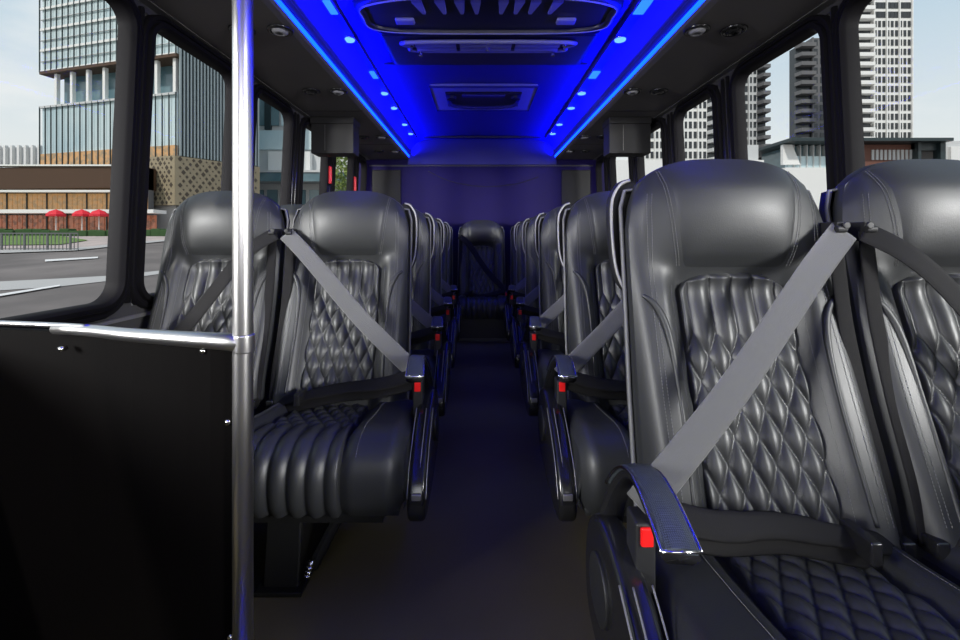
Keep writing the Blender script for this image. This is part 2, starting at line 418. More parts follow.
def build_armrest(root, mirror):
    c = catmull([(-.313, -.415, .530), (-.309, -.37, .540), (-.303, -.31, .547), (-.298, -.25, .542), (-.299, -.195, .518), (-.308, -.155, .465), (-.318, -.135, .40), (-.322, -.13, .33), (-.322, -.14, .27)], 6)
    N = []
    for i in range(len(c)):
        t = c[min(i + 1, len(c) - 1)] - c[max(i - 1, 0)]; N.append((0, -t[2], t[1]))
    ws = [.058] * len(c)
    k = int(len(c) * .62)
    a = MB(); a.ribbon(c, N, [.050 - .004 * (i / len(c)) for i in range(len(c))], .009)
    arm = a.build('armrest', M['gloss'], root, smooth=True, mirror=mirror)
    cap = MB(); cc = [p + np.array((0, N[i][1], N[i][2])) / np.linalg.norm(N[i]) * .010 for i, p in enumerate(c[:k])]
    cap.ribbon(cc, N[:k], .046, .004); cap.build('carbon_cap', M['carbon'], arm, smooth=False, mirror=mirror)
    e = MB()
    for sg in (-1, 1):
        e.tube([p + np.array((sg * .0245, 0, 0)) for p in cc], .0026, 6)
    e.tube([cc[0] + np.array((-.0245, 0, 0)), cc[0] + np.array((.0245, 0, 0))], .0026, 6)
    e.build('chrome_edge', M['chrome'], arm, smooth=True, mirror=mirror)

def build_side(root, mirror):
    poly = catmull([(-.115, .40), (-.075, .31), (-.10, .21), (-.22, .175), (-.40, .160), (-.485, .175), (-.50, .225), (-.46, .30), (-.385, .355), (-.30, .40), (-.20, .425)], 6, closed=True)
    mb = MB(); mb.prism([tuple(p) for p in poly], 'x', -.352, -.304)
    s = mb.build('side_cover', M['gloss'], root, bevel=.012, mirror=mirror, seg=3)
    t = MB()
    for x, o in ((-.3535, 0), (-.334, .004), (-.3035, 0)):
        arc = catmull([(-.30 - o, .405), (-.375 - o, .36), (-.45 - o, .302), (-.49 - o, .235)], 8)
        t.tube([(x, a, b + .002) for a, b in arc], .0016, 6)
    t.build('chrome_trim', M['strip'], s, smooth=True, mirror=mirror)
    l = MB(); l.box(-.342, -.316, -.503, -.495, .238, .256); l.build('release_latch', M['strip'], s, bevel=.003, mirror=mirror)
    h = MB(); h.disc((-.358, -.19, .315), .055, .010, 28, 'x'); h.build('hinge_cap', M['black'], s, bevel=.003, mirror=mirror)

def build_belts(root, mirror, aisle):
    ax, ay, az = .222, -.012, .945
    bx, by, bz = (-.302, -.245, .490) if aisle else (-.235, -.20, .42)
    c = catmull([(ax, ay, az), (ax - .10, ay - .045, az - .085), (ax * .35 + bx * .65 + .02, ay * .35 + by * .65 + .01, az * .35 + bz * .65), (bx, by, bz)], 10)
    b = MB(); b.ribbon(c, (-.15, -1, .35), .056, .0016); b.build('shoulder_belt', M['belt'] if aisle else M['beltb'], root, smooth=True, mirror=mirror)
    c = catmull([(bx + .01, by - .01, bz + .005), (bx + .12, by - .005, bz - .025), (bx + .26, by + .04, bz - .055), (.12, -.185, .395), (.205, -.15, .365)], 8)
    l = MB(); l.ribbon(c, (0, -.6, .8), [.050] * 12 + [.046] * 8 + [.040] * (len(c) - 20), .0035)
    l.ribbon([p + np.array((0, -.004, -.02)) for p in c], (0, -.9, .45), .046, .003)
    lb = l.build('lap_belt', M['beltb'], root, smooth=True, mirror=mirror)
    t = MB(); t.box(.085, .105, -.235, -.165, .385, .425); t.build('belt_slider', M['gloss'], lb, bevel=.004, mirror=mirror)
    t = MB(); t.box(.20, .225, -.17, -.13, .35, .38); t.build('belt_end', M['gloss'], lb, bevel=.004, mirror=mirror)
    k = MB(); k.box(bx - .016, bx + .016, by - .028, by + .022, bz - .12, bz - .008); bk = k.build('buckle', M['black'], root, bevel=.005, mirror=mirror)
    r = MB(); r.box(bx - .010, bx + .010, by - .034, by - .026, bz - .042, bz - .012); r.build('buckle_button', M['red'], bk, bevel=.003, mirror=mirror)
    g = MB(); g.box(ax - .018, ax + .0, ay - .004, ay + .10, az - .022, az + .020); g.tube([(ax - .022, ay - .005, az + .004), (ax + .0, ay - .005, az + .004)], .008, 10)
    g.disc((ax - .004, ay - .014, az + .012), .008, .006, 12, 'y'); g.build('belt_guide', M['black'], root, bevel=.004, mirror=mirror)
    w = MB(); c = catmull([(.208, .0, .945), (.209, -.01, .88), (.210, -.03, .75), (.211, -.07, .6), (.212, -.12, .45), (.212, -.14, .36)], 5)
    w.ribbon(c, (0, -1, .2), .034, .002); w.build('belt_strap', M['beltb'], root, smooth=True, mirror=mirror)

def build_leg(root, mirror, plinth=False):
    if plinth:
        p = MB(); p.box(-.255, .235, -.50, .09, 0, .205); p.build('plinth', M['black'], root, bevel=.006, mirror=mirror)
        f = MB(); f.box(-.262, .242, -.508, .095, 0, .03); f.build('kick_strip', M['shell'], root, bevel=.004, mirror=mirror); return
    l = MB(); l.hexa([(-.02, -.50, 0), (.075, -.50, 0), (.075, -.16, 0), (-.02, -.16, 0)], [(-.02, -.475, .205), (.075, -.475, .205), (.075, -.16, .205), (-.02, -.16, .205)])
    lg = l.build('pedestal_leg', M['strut'], root, bevel=.006, mirror=mirror)
    f = MB(); f.box(-.035, .09, -.52, -.14, 0, .012); f.build('foot_plate', M['strut'], lg, bevel=.002, mirror=mirror)
    b = MB(); b.ribbon([(-.135, -.42, .212), (-.045, -.47, .04)], (-.4, -1, -.2), .032, .006); b.build('brace', M['strut'], root, mirror=mirror)
    r = MB(); r.box(-.24, .2, -.49, -.44, .175, .212); r.build('cross_rail', M['strut'], root, mirror=mirror)
    bo = MB(); bo.tube([(-.04, -.49, .03), (-.052, -.49, .075)], .007, 8)
    for k in range(4): bo.tube([(-.04 - .003 * k, -.49, .035 + .011 * k), (-.041 - .003 * k, -.49, .039 + .011 * k)], .0105, 8)
    bo.build('adjuster_bolt', M['chrome'], lg, smooth=True, mirror=mirror)

def make_seat(kind, mirror):
    root = empty('bus_seat')
    build_back(root, mirror); build_shell(root, mirror)
    if kind == 'aisle':
        build_handle(root, mirror); build_cushion(root, mirror, -.295, .222); build_armrest(root, mirror); build_side(root, mirror)
        build_belts(root, mirror, True); build_leg(root, mirror)
    elif kind == 'window':
        build_cushion(root, mirror, -.235, .222); build_belts(root, mirror, False); build_leg(root, mirror)
    else:
        build_cushion(root, mirror, -.245, .235); build_belts(root, mirror, False); build_leg(root, mirror, True)
    return root

ROW0, PITCH = 0.97, 0.70
ORD = ['front', 'second', 'third', 'fourth', 'fifth', 'rearmost']
AR, WR, AL, WL = .566, 1.052, -.492, -.978
protos = {}
def put_seat(kind, mirror, x, y, label):
    key = (kind, mirror)
    if key not in protos:
        protos[key] = r = make_seat(kind, mirror); remember(r)
    else:
        r = copy_tree(protos[key])
    r.location = (x, y, 0); tag(r, label, 'seat', 'quilted black leather bus seats')
    return r
for n in range(6):
    y = ROW0 + PITCH * n
    if n == 0:
        put_seat('aisle', False, AR, y, 'large black quilted leather aisle seat nearest the camera, carbon-topped armrest in front')
        put_seat('window', True, WR, y, 'black quilted leather window seat cut off by the right edge of the photo')
    else:
        put_seat('aisle' if n < 5 else 'window', False, AR, y, f'black leather aisle seat in the {ORD[n]} row right of the aisle')
        put_seat('window', True, WR, y, f'black leather window seat in the {ORD[n]} row on the right-hand side')
    if n == 1:
        put_seat('aisle', True, AL, y, 'black quilted leather aisle seat just right of the steel pole')
        put_seat('window', False, WL, y, 'black leather window seat above the steel rail, left of the pole')
    elif n > 1:
        put_seat('aisle' if n < 5 else 'window', True, AL, y, f'black leather aisle seat, {["", "second", "third", "fourth", "last"][n-1]} one back on the left of the aisle')
        put_seat('window', False, WL, y, f'black leather window seat, {["", "second", "third", "fourth", "last"][n-1]} one back along the left windows')
put_seat('centre', True, .035, ROW0 + PITCH * 5 + .02, 'single black seat facing the camera at the far end of the aisle')

# ------------------------------------------------------------------ the bus body
XC = .035
WB, WT = 1.285, 1.235                      # half widths of the wall at sill and at window top
Z0, Z1 = .70, 1.735
Y0, YB = -1.6, 4.78
def wx(side, z): return XC + side * (WB + (WT - WB) * (z - Z0) / (Z1 - Z0))
mb = MB(); mb.box(XC - 1.4, XC + 1.4, Y0, YB + .1, -.08, 0); struct(mb.build('floor', M['floor']))
PANES = [(-.55, 1.525), (1.635, 2.175), (2.385, 2.825), (3.045, 3.50), (3.715, 4.21), (4.42, 4.70)]
GZ0, GZ1 = .715, 1.715
num = 0
for side, nm in ((-1, 'left'), (1, 'right')):
    w = MB()
    def wq(y0, y1, z0, z1, t0=0.0, t1=.028):
        a = [(wx(side, z0) + side * t0, y0, z0), (wx(side, z0) + side * t1, y0, z0), (wx(side, z0) + side * t1, y1, z0), (wx(side, z0) + side * t0, y1, z0)]
        b = [(wx(side, z1) + side * t0, y0, z1), (wx(side, z1) + side * t1, y0, z1), (wx(side, z1) + side * t1, y1, z1), (wx(side, z1) + side * t0, y1, z1)]
        w.hexa(a, b)
    wq(Y0, YB + .1, 0.0, GZ0 - .03); wq(Y0, YB + .1, GZ1 + .03, 2.05)
    ed = [Y0] + [v for p in PANES for v in p] + [YB + .1]
    for k in range(0, len(ed), 2):
        g0 = .02 if k > 0 else 0; g1 = .02 if k < len(ed) - 2 else 0
        wq(ed[k] + g0 * 1.5, ed[k + 1] - g1 * 1.5, GZ0 - .03, GZ1 + .03)
    struct(w.build(f'wall_{nm}', M['wall']))
    # windows: stepped rounded frame + pane
    for (y0, y1) in PANES:
        num += 1
        fr = MB(); cy, cz, hy, hz = (y0 + y1) / 2, (GZ0 + GZ1) / 2, (y1 - y0) / 2, (GZ1 - GZ0) / 2
        def loop(grow, inset, rad):
            out = []; a, b = hy + grow, hz + grow; rad = min(rad, a * .9)
            for qx, qz, st in ((1, 1, 0), (-1, 1, 90), (-1, -1, 180), (1, -1, 270)):
                for k in range(9):
                    an = math.radians(st + k * 90 / 8); yy = cy + qx * (a - rad) + rad * math.cos(an); z = cz + qz * (b - rad) + rad * math.sin(an)
                    out.append((wx(side, z) - side * inset, yy, z))
            return out
        R = .07
        prof_ = [(.055, -.01, R + .05), (.055, .012, R + .05), (.050, .020, R + .045), (.038, .020, R + .035), (.034, .012, R + .03), (.030, .012, R + .03), (.026, .026, R + .02),
                 (.012, .028, R + .01), (.004, .020, R), (0, .010, R), (0, -.03, R)]
        A = np.array([loop(*p) for p in prof_]); fr.grid(A, closed=True)
        wobj = struct(fr.build(f'window_{num}', M['frame'], smooth=False))
        e = wobj.modifiers.new('es', 'EDGE_SPLIT'); e.split_angle = .7
        for p in wobj.data.polygons: p.use_smooth = True
        pn = MB(); L = loop(.003, -.02, R); pn.v += L; pn.f.append(tuple(range(len(L)))); pn.build('pane', M['glass'], wobj)
    for k in range(len(PANES) - 1):
        ya = (PANES[k][1] + PANES[k + 1][0]) / 2; hwp = (PANES[k + 1][0] - PANES[k][1]) / 2 - .06
        for q in ((-1, 1) if hwp > .012 else (0,)):
            rb = MB(); yy = ya + q * max(hwp * .5, .012)
            rb.tube([(wx(side, .70) - side * .004, yy, .70), (wx(side, 1.2) - side * .004, yy, 1.2), (wx(side, 1.75) - side * .004, yy, 1.75)], .011, 10)
            struct(rb.build(f'trim_pillar_rib_{nm}', M['rib'], smooth=True))
    # bright sill strip, lower trim, header strip
    t = MB(); xa = wx(side, .645)
    t.hexa([(xa, Y0, .640), (xa - side * .016, Y0, .640), (xa - side * .016, YB, .640), (xa, YB, .640)], [(xa, Y0, .652), (xa - side * .012, Y0, .652), (xa - side * .012, YB, .652), (xa, YB, .652)])
    struct(t.build(f'trim_{1 if side < 0 else 2}', M['strip']))
    t = MB(); xa = wx(side, 1.775)
    t.hexa([(xa, Y0, 1.768), (xa - side * .035, Y0, 1.768), (xa - side * .035, YB, 1.768), (xa, YB, 1.768)], [(xa, Y0, 1.80), (xa - side * .03, Y0, 1.795), (xa - side * .03, YB, 1.795), (xa, YB, 1.80)])
    struct(t.build(f'trim_{3 if side < 0 else 4}', M['strip']))
    b = MB(); b.box(wx(side, .05), wx(side, .05) - side * .02, Y0, YB, 0, .10); struct(b.build(f'baseboard_{nm}', M['shell']))

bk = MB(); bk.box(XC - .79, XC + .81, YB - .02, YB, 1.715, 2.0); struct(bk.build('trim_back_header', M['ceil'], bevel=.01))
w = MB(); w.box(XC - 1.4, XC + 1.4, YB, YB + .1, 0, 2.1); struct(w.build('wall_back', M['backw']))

w = MB(); w.box(XC - 1.4, XC + 1.4, Y0 - .08, Y0, 0, 1.08); w.box(XC - 1.4, XC + 1.4, Y0 - .08, Y0, 1.80, 2.1); w.box(XC - 1.4, XC - 1.12, Y0 - .08, Y0, 1.08, 1.8); w.box(XC + 1.12, XC + 1.4, Y0 - .08, Y0, 1.08, 1.8)
struct(w.build('wall_front', M['wall']))

# ceiling with curved sides, soffits under it
cz = 1.985
xs = [(-1.30, 1.80), (-.80, 1.83), (-.78, 1.86), (-.72, 1.93), (-.64, 1.965), (-.5, cz), (0, cz + .015), (.5, cz), (.64, 1.965), (.72, 1.93), (.78, 1.86), (.80, 1.83), (1.30, 1.80)]
xs = catmull(xs, 4)
c = MB(); A = np.array([[(XC + .01 + x, y, z) for x, z in xs] for y in np.linspace(Y0, YB, 3)]); c.grid(A)
up = [(XC - 1.32, 2.08), (XC + 1.32, 2.08)]
c.box(XC - 1.36, XC + 1.36, Y0, YB + .1, 2.09, 2.13)
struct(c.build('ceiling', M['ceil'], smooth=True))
for side, nm, xl in ((-1, 'left', -.735), (1, 'right', .822)):
    s = MB(); xo = wx(side, 1.79) - side * .002
    pts = [(xo, 1.775), (xo - side * .02, 1.772), (xl + side * .035, 1.775), (xl + side * .012, 1.782), (xl, 1.800), (xl + side * .01, 1.815), (xo, 1.815)]
    s.prism(pts, 'y', Y0, YB); struct(s.build(f'trim_soffit_{nm}', M['soffit']))
    sm = MB()
    for y in (1.55, 2.95, 4.0): sm.box(xo - side * .02, xl + side * .03, y, y + .004, 1.7712, 1.776)
    struct(sm.build(f'trim_seam_{nm}', M['black']))
    l = MB(); l.prism([(xl + side * .004, 1.794), (xl - side * .004, 1.802), (xl - side * .001, 1.814), (xl + side * .008, 1.812)], 'y', Y0, YB - .01)
    tag(l.build('led_strip', M['led']), f'long glowing blue LED strip along the {nm}-hand edge of the blue ceiling', 'light strip', 'blue LED strips')
# transverse ceiling ribs and back bulkhead seams
sm = MB()
for y in (2.66, 4.62): sm.box(XC - .62, XC + .64, y, y + .018, 1.972, 1.99)
struct(sm.build('trim_ceiling_seam', M['acblack']))
sm = MB(); sm.box(XC - 1.2, XC + 1.2, YB - .012, YB, 1.700, 1.712); struct(sm.build('trim_back_seam', M['shell']))
# curved crease on the padded back panel, and rounded side panels on the back wall
cr = MB(); cr.tube(catmull([P(428, 171, YB - .003), P(450, 181, YB - .003), P(482, 186.5, YB - .003), P(515, 184, YB - .003), P(538, 177, YB - .003)], 8), .004, 6); struct(cr.build('trim_back_crease', M['black'], smooth=True))
for side in (-1, 1):
    pl = MB(); x0, x1 = XC + side * .86, XC + side * 1.17
    pl.box(x0, x1, YB - .02, YB, 1.1, 1.66); struct(pl.build('trim_back_panel_' + ('left' if side < 0 else 'right'), M['boxgrey'], bevel=.012))

# ------------------------------------------------------------------ ceiling fittings
ac = empty('air_conditioner', (XC, 2.0, 1.90), label='dark moulded air-conditioning unit with louvers, largest fitting on the blue ceiling', cat='air conditioner')
def A_(mb): mb.v = [(x - XC, y - 2.0, z - 1.90) for x, y, z in mb.v]; return mb
h = MB()
outl = catmull([(-.555, 1.93), (-.35, 1.865), (0, 1.845), (.35, 1.865), (.555, 1.93), (.575, 2.03), (.56, 2.13), (.40, 2.175), (0, 2.185), (-.40, 2.175), (-.56, 2.13), (-.575, 2.03)], 5, closed=True)
o2 = [(XC + .01 + p[0], p[1]) for p in outl]
def lp(sc, z): return np.array([(XC + (x - XC) * sc, 2.02 + (y - 2.02) * sc, z) for x, y in o2])
h.grid(np.array([lp(1.04, 1.975), lp(1.03, 1.95), lp(1.0, 1.935), lp(.97, 1.930), lp(.955, 1.936), lp(.95, 1.948)]), closed=True)
k = len(h.v); L = lp(.95, 1.948); h.v += [tuple(p) for p in L]; h.f.append(tuple(range(k, k + len(L))))
A_(h).build('housing', M['acblack'], ac, smooth=True)
e = MB(); e.tube([tuple(p) for p in lp(.985, 1.931)], .0045, 6, closed=True); A_(e).build('housing_edge', M['acgrey'], ac, smooth=True)
for i, x in enumerate((-.30, -.20, -.115, -.045, .075, .145, .215, .31)):
    l = MB(); l.hexa([(XC + x - .022, 1.91, 1.940), (XC + x + .022, 1.91, 1.940), (XC + x * .93 + .006, 2.01, 1.940), (XC + x * .93 - .006, 2.01, 1.940)],
                     [(XC + x - .022, 1.90, 1.95), (XC + x + .022, 1.90, 1.95), (XC + x * .93 + .01, 2.01, 1.95), (XC + x * .93 - .01, 2.01, 1.95)]); A_(l).build('louver', M['acgrey'], ac)
for sg in (-1, 1):
    l = MB(); l.box(XC + sg * .33, XC + sg * .42, 2.05, 2.10, 1.932, 1.95); A_(l).build('side_louver', M['acgrey'], ac, bevel=.008)
# return grille
gr = empty('ceiling_vent', (XC, 2.42, 1.90), label='wide slotted return-air grille behind the dark air-conditioning unit on the ceiling', cat='vent')
def G_(mb): mb.v = [(x - XC, y - 2.42, z - 1.90) for x, y, z in mb.v]; return mb
b = MB(); b.hexa([(XC - .52, 2.23, 1.945), (XC + .56, 2.23, 1.945), (XC + .56, 2.66, 1.965), (XC - .52, 2.66, 1.965)], [(XC - .55, 2.23, 1.98), (XC + .59, 2.23, 1.98), (XC + .59, 2.70, 1.98), (XC - .55, 2.70, 1.98)])
G_(b).build('vent_housing', M['acblack'], gr, bevel=.012)
b = MB()
fo = catmull([(-.405, 2.28), (0, 2.265), (.44, 2.28), (.425, 2.35), (.40, 2.415), (0, 2.425), (-.37, 2.415), (-.39, 2.35)], 4, closed=True)
b.tube([(XC + p[0], p[1], 1.930 + (p[1] - 2.27) * .12) for p in fo], .011, 8, closed=True); G_(b).build('vent_frame', M['acgrey'], gr, smooth=True)
for j, yy in enumerate((2.312, 2.372)):
    for a, bb in ((-.36, -.15), (-.13, .14), (.16, .39)):
        s = MB(); s.box(XC + a, XC + bb, yy - .019, yy + .019, 1.927 + j * .006, 1.936 + j * .006); G_(s).build('vent_slat', M['acgrey'], gr)
for sx, yy in ((-.375, 2.29), (.41, 2.29), (.37, 2.41), (-.345, 2.41), (.015, 2.342)):
    s = MB(); s.disc((XC + sx, yy, 1.915), .010, .02, 10); G_(s).build('vent_screw', M['chrome'], gr)
# roof hatch
ht = empty('roof_hatch', (XC, 3.35, 1.97), label='rectangular framed roof hatch with handle in the ceiling, behind the grille', cat='roof hatch')
def H_(mb): mb.v = [(x - XC, y - 3.35, z - 1.97) for x, y, z in mb.v]; return mb
b = MB(); b.box(XC - .37, XC + .38, 3.07, 3.63, 1.972, 1.998); H_(b).build('hatch_panel', M['acgrey'], ht, bevel=.006)
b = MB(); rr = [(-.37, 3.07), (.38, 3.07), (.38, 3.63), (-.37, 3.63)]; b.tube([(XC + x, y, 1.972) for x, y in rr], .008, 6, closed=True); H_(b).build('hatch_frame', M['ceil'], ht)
b = MB(); b.box(XC - .27, XC + .28, 3.17, 3.50, 1.962, 1.974); H_(b).build('hatch_recess', M['acblack'], ht, bevel=.01)
for sg in (-.23, .24):
    b = MB(); b.disc((XC + sg, 3.25, 1.940), .035, .025, 16); H_(b).build('hatch_knob', M['black'], ht, bevel=.004)
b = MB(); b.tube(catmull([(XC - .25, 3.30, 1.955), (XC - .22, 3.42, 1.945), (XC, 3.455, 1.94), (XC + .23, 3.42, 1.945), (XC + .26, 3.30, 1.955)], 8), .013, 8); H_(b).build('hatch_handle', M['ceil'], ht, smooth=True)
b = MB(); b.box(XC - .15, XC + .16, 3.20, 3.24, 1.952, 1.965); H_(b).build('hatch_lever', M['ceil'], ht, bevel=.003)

# light rails with pucks and oblong lenses
for side, nm, xr in ((-1, 'left', -.655), (1, 'right', .722)):
    r = MB(); r.prism([(xr - .032, 1.944), (xr + .032, 1.944), (xr + .038, 1.975), (xr - .038, 1.975)], 'y', 1.2, 4.55)
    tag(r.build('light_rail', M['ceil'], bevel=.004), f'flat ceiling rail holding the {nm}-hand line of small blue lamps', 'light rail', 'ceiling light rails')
    for i, y in enumerate((2.26, 3.10, 3.45, 3.95, 4.30)):
        t = empty('ceiling_lamp', (xr, y, 1.944), label=f'round blue glowing ceiling lamp, {["closest one", "second one", "third one", "fourth one", "farthest one"][i]} in the {nm}-hand line', cat='ceiling light', group='round blue ceiling lamps')
        d = MB(); d.disc((0, 0, -.012), .027, .012, 20); d.build('lamp_lens', M['ledspot'], t)
        d = MB(); d.tube([(.031 * math.cos(a * PI / 10), .031 * math.sin(a * PI / 10), -.004) for a in range(20)], .004, 6, closed=True); d.build('lamp_bezel', M['chrome'], t, smooth=True)
    for i, y in enumerate((1.95, 2.76)):
        t = empty('ceiling_lens', (xr, y, 1.944), label=f'oblong pale blue ceiling lens on the {nm}-hand rail, {["ahead of", "just behind"][i]} its closest round lamp', cat='ceiling light', group='oblong blue ceiling lenses')
        d = MB(); d.box(-.024, .024, -.06, .06, -.006, 0); d.build('lens', M['ledrect'], t, bevel=.002)

# reading lights and air nozzles on the soffits, in pairs
def fitting(name, x, y, label, cat, grp):
    t = empty(name, (x, y, 1.772), label=label, cat=cat, group=grp)
    d = MB()
    prof_ = [(.050, 0), (.050, -.005), (.044, -.009), (.036, -.008), (.032, -.002)]
    A = np.array([[(r * math.cos(k * 2 * PI / 24), r * math.sin(k * 2 * PI / 24), z) for k in range(24)] for r, z in prof_]); d.grid(A, closed=True); d.build('bezel', M['gloss'], t, smooth=True)
    d = MB(); prof_ = [(.033, .002), (.032, -.008), (.024, -.016), (.014, -.018), (.012, -.010), (.001, -.010)]
    A = np.array([[(r * math.cos(k * 2 * PI / 24), r * math.sin(k * 2 * PI / 24), z) for k in range(24)] for r, z in prof_]); d.grid(A, closed=True); d.build('nozzle' if name == 'air_nozzle' else 'lens', M['gloss'] if name == 'air_nozzle' else M['acgrey'], t, smooth=True)
for side, nm, xa, xb in ((-1, 'left', -.80, -.955), (1, 'right', .885, 1.035)):
    for i, y in enumerate((1.80, 2.55, 3.28 + .42, 4.3)):
        w_ = ['first', 'second', 'third', 'rearmost'][i]
        fitting('reading_light', xa, y, f'round black reading light on the {nm}-hand overhead panel, inner of the {w_} pair', 'reading light', 'overhead reading lights')
        fitting('air_nozzle', xb, y, f'round black air nozzle on the {nm}-hand overhead panel, outer of the {w_} pair', 'air vent', 'overhead air nozzles')

# boxes hanging from the soffits (closed monitors)
for side, nm, (xa, xb) in ((-1, 'left', (-1.165, -.868)), (1, 'right', (.915, 1.205))):
    t = empty('overhead_box', ((xa + xb) / 2, 3.12, 1.52), label=f'grey rectangular box hanging from the {nm}-hand overhead panel by the windows', cat='overhead box', group='grey overhead boxes')
    hwid = (xb - xa) / 2
    d = MB(); d.box(-hwid, hwid, -.02, .13, .0, .215); d.build('box_body', M['boxgrey'], t, bevel=.006)
    d = MB(); d.box(-hwid - .004, hwid + .004, -.03, .14, .205, .252); d.build('box_header', M['boxgrey'], t, bevel=.006)
    d = MB(); d.box(-hwid * .34, -hwid * .33, -.022, -.018, .02, .2); d.build('box_seam', M['strip'], t)
# red emergency window levers
for (px, py, yy, lab) in ((231, 138, 2.30, 'red emergency window lever on the pillar beside the steel pole'), (322, 175, 3.58, 'red emergency window lever on the pillar under the overhead box'), (347, 184, 4.30, 'small red emergency window lever on the rearmost pillar of the windows with levers')):
    zz = CH - (py - VY) / F * yy; x = wx(-1, zz) + .02
    t = empty('emergency_lever', (x, yy, zz - .07), label=lab, cat='emergency lever', group='red emergency levers')
    d = MB(); d.box(-.01, .014, -.022, .022, 0, .14); d.build('handle', M['redlever'], t, bevel=.006)
    d = MB(); d.box(-.022, .0, -.028, .028, -.012, .152); d.build('mount_plate', M['frame'], t, bevel=.004)
    d = MB(); d.box(.008, .018, -.010, .010, .02, .12); d.build('grip_ridge', M['redlever'], t, bevel=.004)

# ------------------------------------------------------------------ front barrier with pole and rail
bx, by = -.478, .905
bar = empty('modesty_barrier', (bx, by, 0), label='black front barrier panel with polished steel pole and top rail', cat='barrier')
def B_(mb): mb.v = [(x - bx, y - by, z) for x, y, z in mb.v]; return mb
d = MB(); d.tube([(bx, by, 0), (bx, by, .6), (bx, by, 1.3), (bx - .004, by, 1.975)], .0195, 20); pole = B_(d).build('grab_pole', M['steel'], bar, smooth=True)
d = MB(); d.disc((bx, by, 0), .05, .012, 20); d.disc((bx, by, 1.955), .045, .03, 20); B_(d).build('pole_flange', M['steel'], pole, bevel=.003)
xl = -1.235
pth = catmull([(bx + .002, by, .716), (bx - .03, by - .004, .720), (bx - .12, by + .004, .724), (bx - .25, by + .028, .727), (-.90, by + .075, .729), (xl, by + .12, .731)], 8)
d = MB(); d.tube(pth[:34], [.0195 - .0075 * min(1, i / 33) for i in range(34)], 16); rail = B_(d).build('top_rail', M['steel'], bar, smooth=True)
d = MB(); d.tube([(bx + .002, by, .698), (bx + .002, by, .735)], .0212, 18); B_(d).build('rail_collar', M['steel'], bar, smooth=True, bevel=.003)
d = MB(); pp = [(bx - .018, by + .006)] + [(p[0], p[1] + .006) for p in pth[12::4]]
poly = pp + [(x, y + .02) for x, y in pp[::-1]]
d.prism([(x, y) for x, y in poly], 'z', .012, .722); panel = B_(d).build('panel', M['panel'], bar)
d = MB(); d.tube([(p[0], p[1] - .002, p[2] + .008) for p in pth[30:]], .006, 8); B_(d).build('rail_cap', M['steel'], bar, smooth=True)
for px, py in ((61, 349), (203, 351), (228, 422), (231, 637)):
    yy = by + .006 + max(0, (203 - px)) * .00035
    x, y, z = P(px, py, yy); s = MB(); s.tube([(x, y + .012, z), (x, y - .004, z)], .0055, 12); B_(s).build('screw', M['chrome'], bar, smooth=True)

# ------------------------------------------------------------------ outside
def gz(y): return -1.0 + max(0, y - 10) * .065
g = MB(); g.grid(np.array([[(x, y, gz(y)) for x in (-160, 160)] for y in (-60, 0, 10, 120, 200)])); struct(g.build('street', M['asphalt']))
def gp(px, py, lift=.01):        # point on the sloping ground
    k = (VY - py) / F; y = (CH + 1.0 + .65) / (.065 - k)
    if y < 10: y = (CH + 1.0) / (-k)
    return ((px - VX) / F * y, y, gz(y) + lift)
def patch(name, pts, m, lift, **kw):
    s = MB(); vs = [gp(*p, lift) for p in pts]; s.v += vs; s.f.append(tuple(range(len(vs)))); o = s.build(name, m)
    return struct(o) if not kw else tag(o, **kw)
patch('pavement', [(-260, 252), (-40, 252), (75, 249), (112, 245), (170, 240), (230, 236.5), (230, 231), (-260, 231)], M['pave'], .06)
patch('kerb', [(-260, 255.5), (-40, 255.5), (75, 251.5), (112, 247.5), (170, 241.5), (170, 240), (112, 245), (75, 249), (-40, 252), (-260, 252)], M['concrete'], .07)
patch('path', [(-200, 303), (0, 291), (60, 287), (112, 281), (170, 273), (170, 270), (112, 276), (60, 279), (0, 282), (-200, 290)], M['concrete'], .02)
patch('road_marking', [(-60, 308), (60, 287.5), (60, 286), (-60, 305)], M['paint'], .05, label='thin white line painted on the road below the wide pale band', cat='road marking')
patch('road_marking', [(45, 262.5), (98, 259), (98, 257.5), (45, 260.5)], M['paint'], .05, label='short white dash painted on the road near the kerb', cat='road marking')
patch('lawn', [(-260, 247), (-40, 247), (60, 246), (88, 241.5), (60, 237), (-40, 235.5), (-260, 235.5)], M['lawn'], .12, kind='stuff', label='green lawn behind the street railing in front of the cafe', cat='grass')
# railing
fy = 27.5; x0, x1 = (-90 - VX) / F * fy, (78 - VX) / F * fy; rz = gz(fy)
rl = empty('street_railing', ((x0 + x1) / 2, fy, rz), label='grey metal railing with thin bars along the lawn', cat='railing')
cx = (x0 + x1) / 2
s = MB(); s.box(x0 - cx, x1 - cx, -.03, .03, 1.05, 1.12); s.build('top_bar', M['dgrey'], rl)
s = MB(); s.box(x0 - cx, x1 - cx, -.02, .02, .12, .16); s.build('bottom_bar', M['dgrey'], rl)
nb = 44
for i in range(nb + 1):
    x = x0 + (x1 - x0) * i / nb - cx; s = MB(); w_ = .045 if i % 6 == 0 else .018; s.box(x - w_, x + w_, -w_, w_, 0, 1.1); s.build('post' if i % 6 == 0 else 'bar', M['dgrey'], rl)
s = MB()
for i in range(60): 
    x = -78 + i * .85; z = gz(41.7) ; s.box(x, x + .9, 41.2 + random.random() * .2, 42.2, z, z + .55 + .2 * random.random())
tag(s.build('hedge', M['hedge'], bevel=.1), 'low dark green hedge between the lawn and the cafe front', 'hedge', kind='stuff')

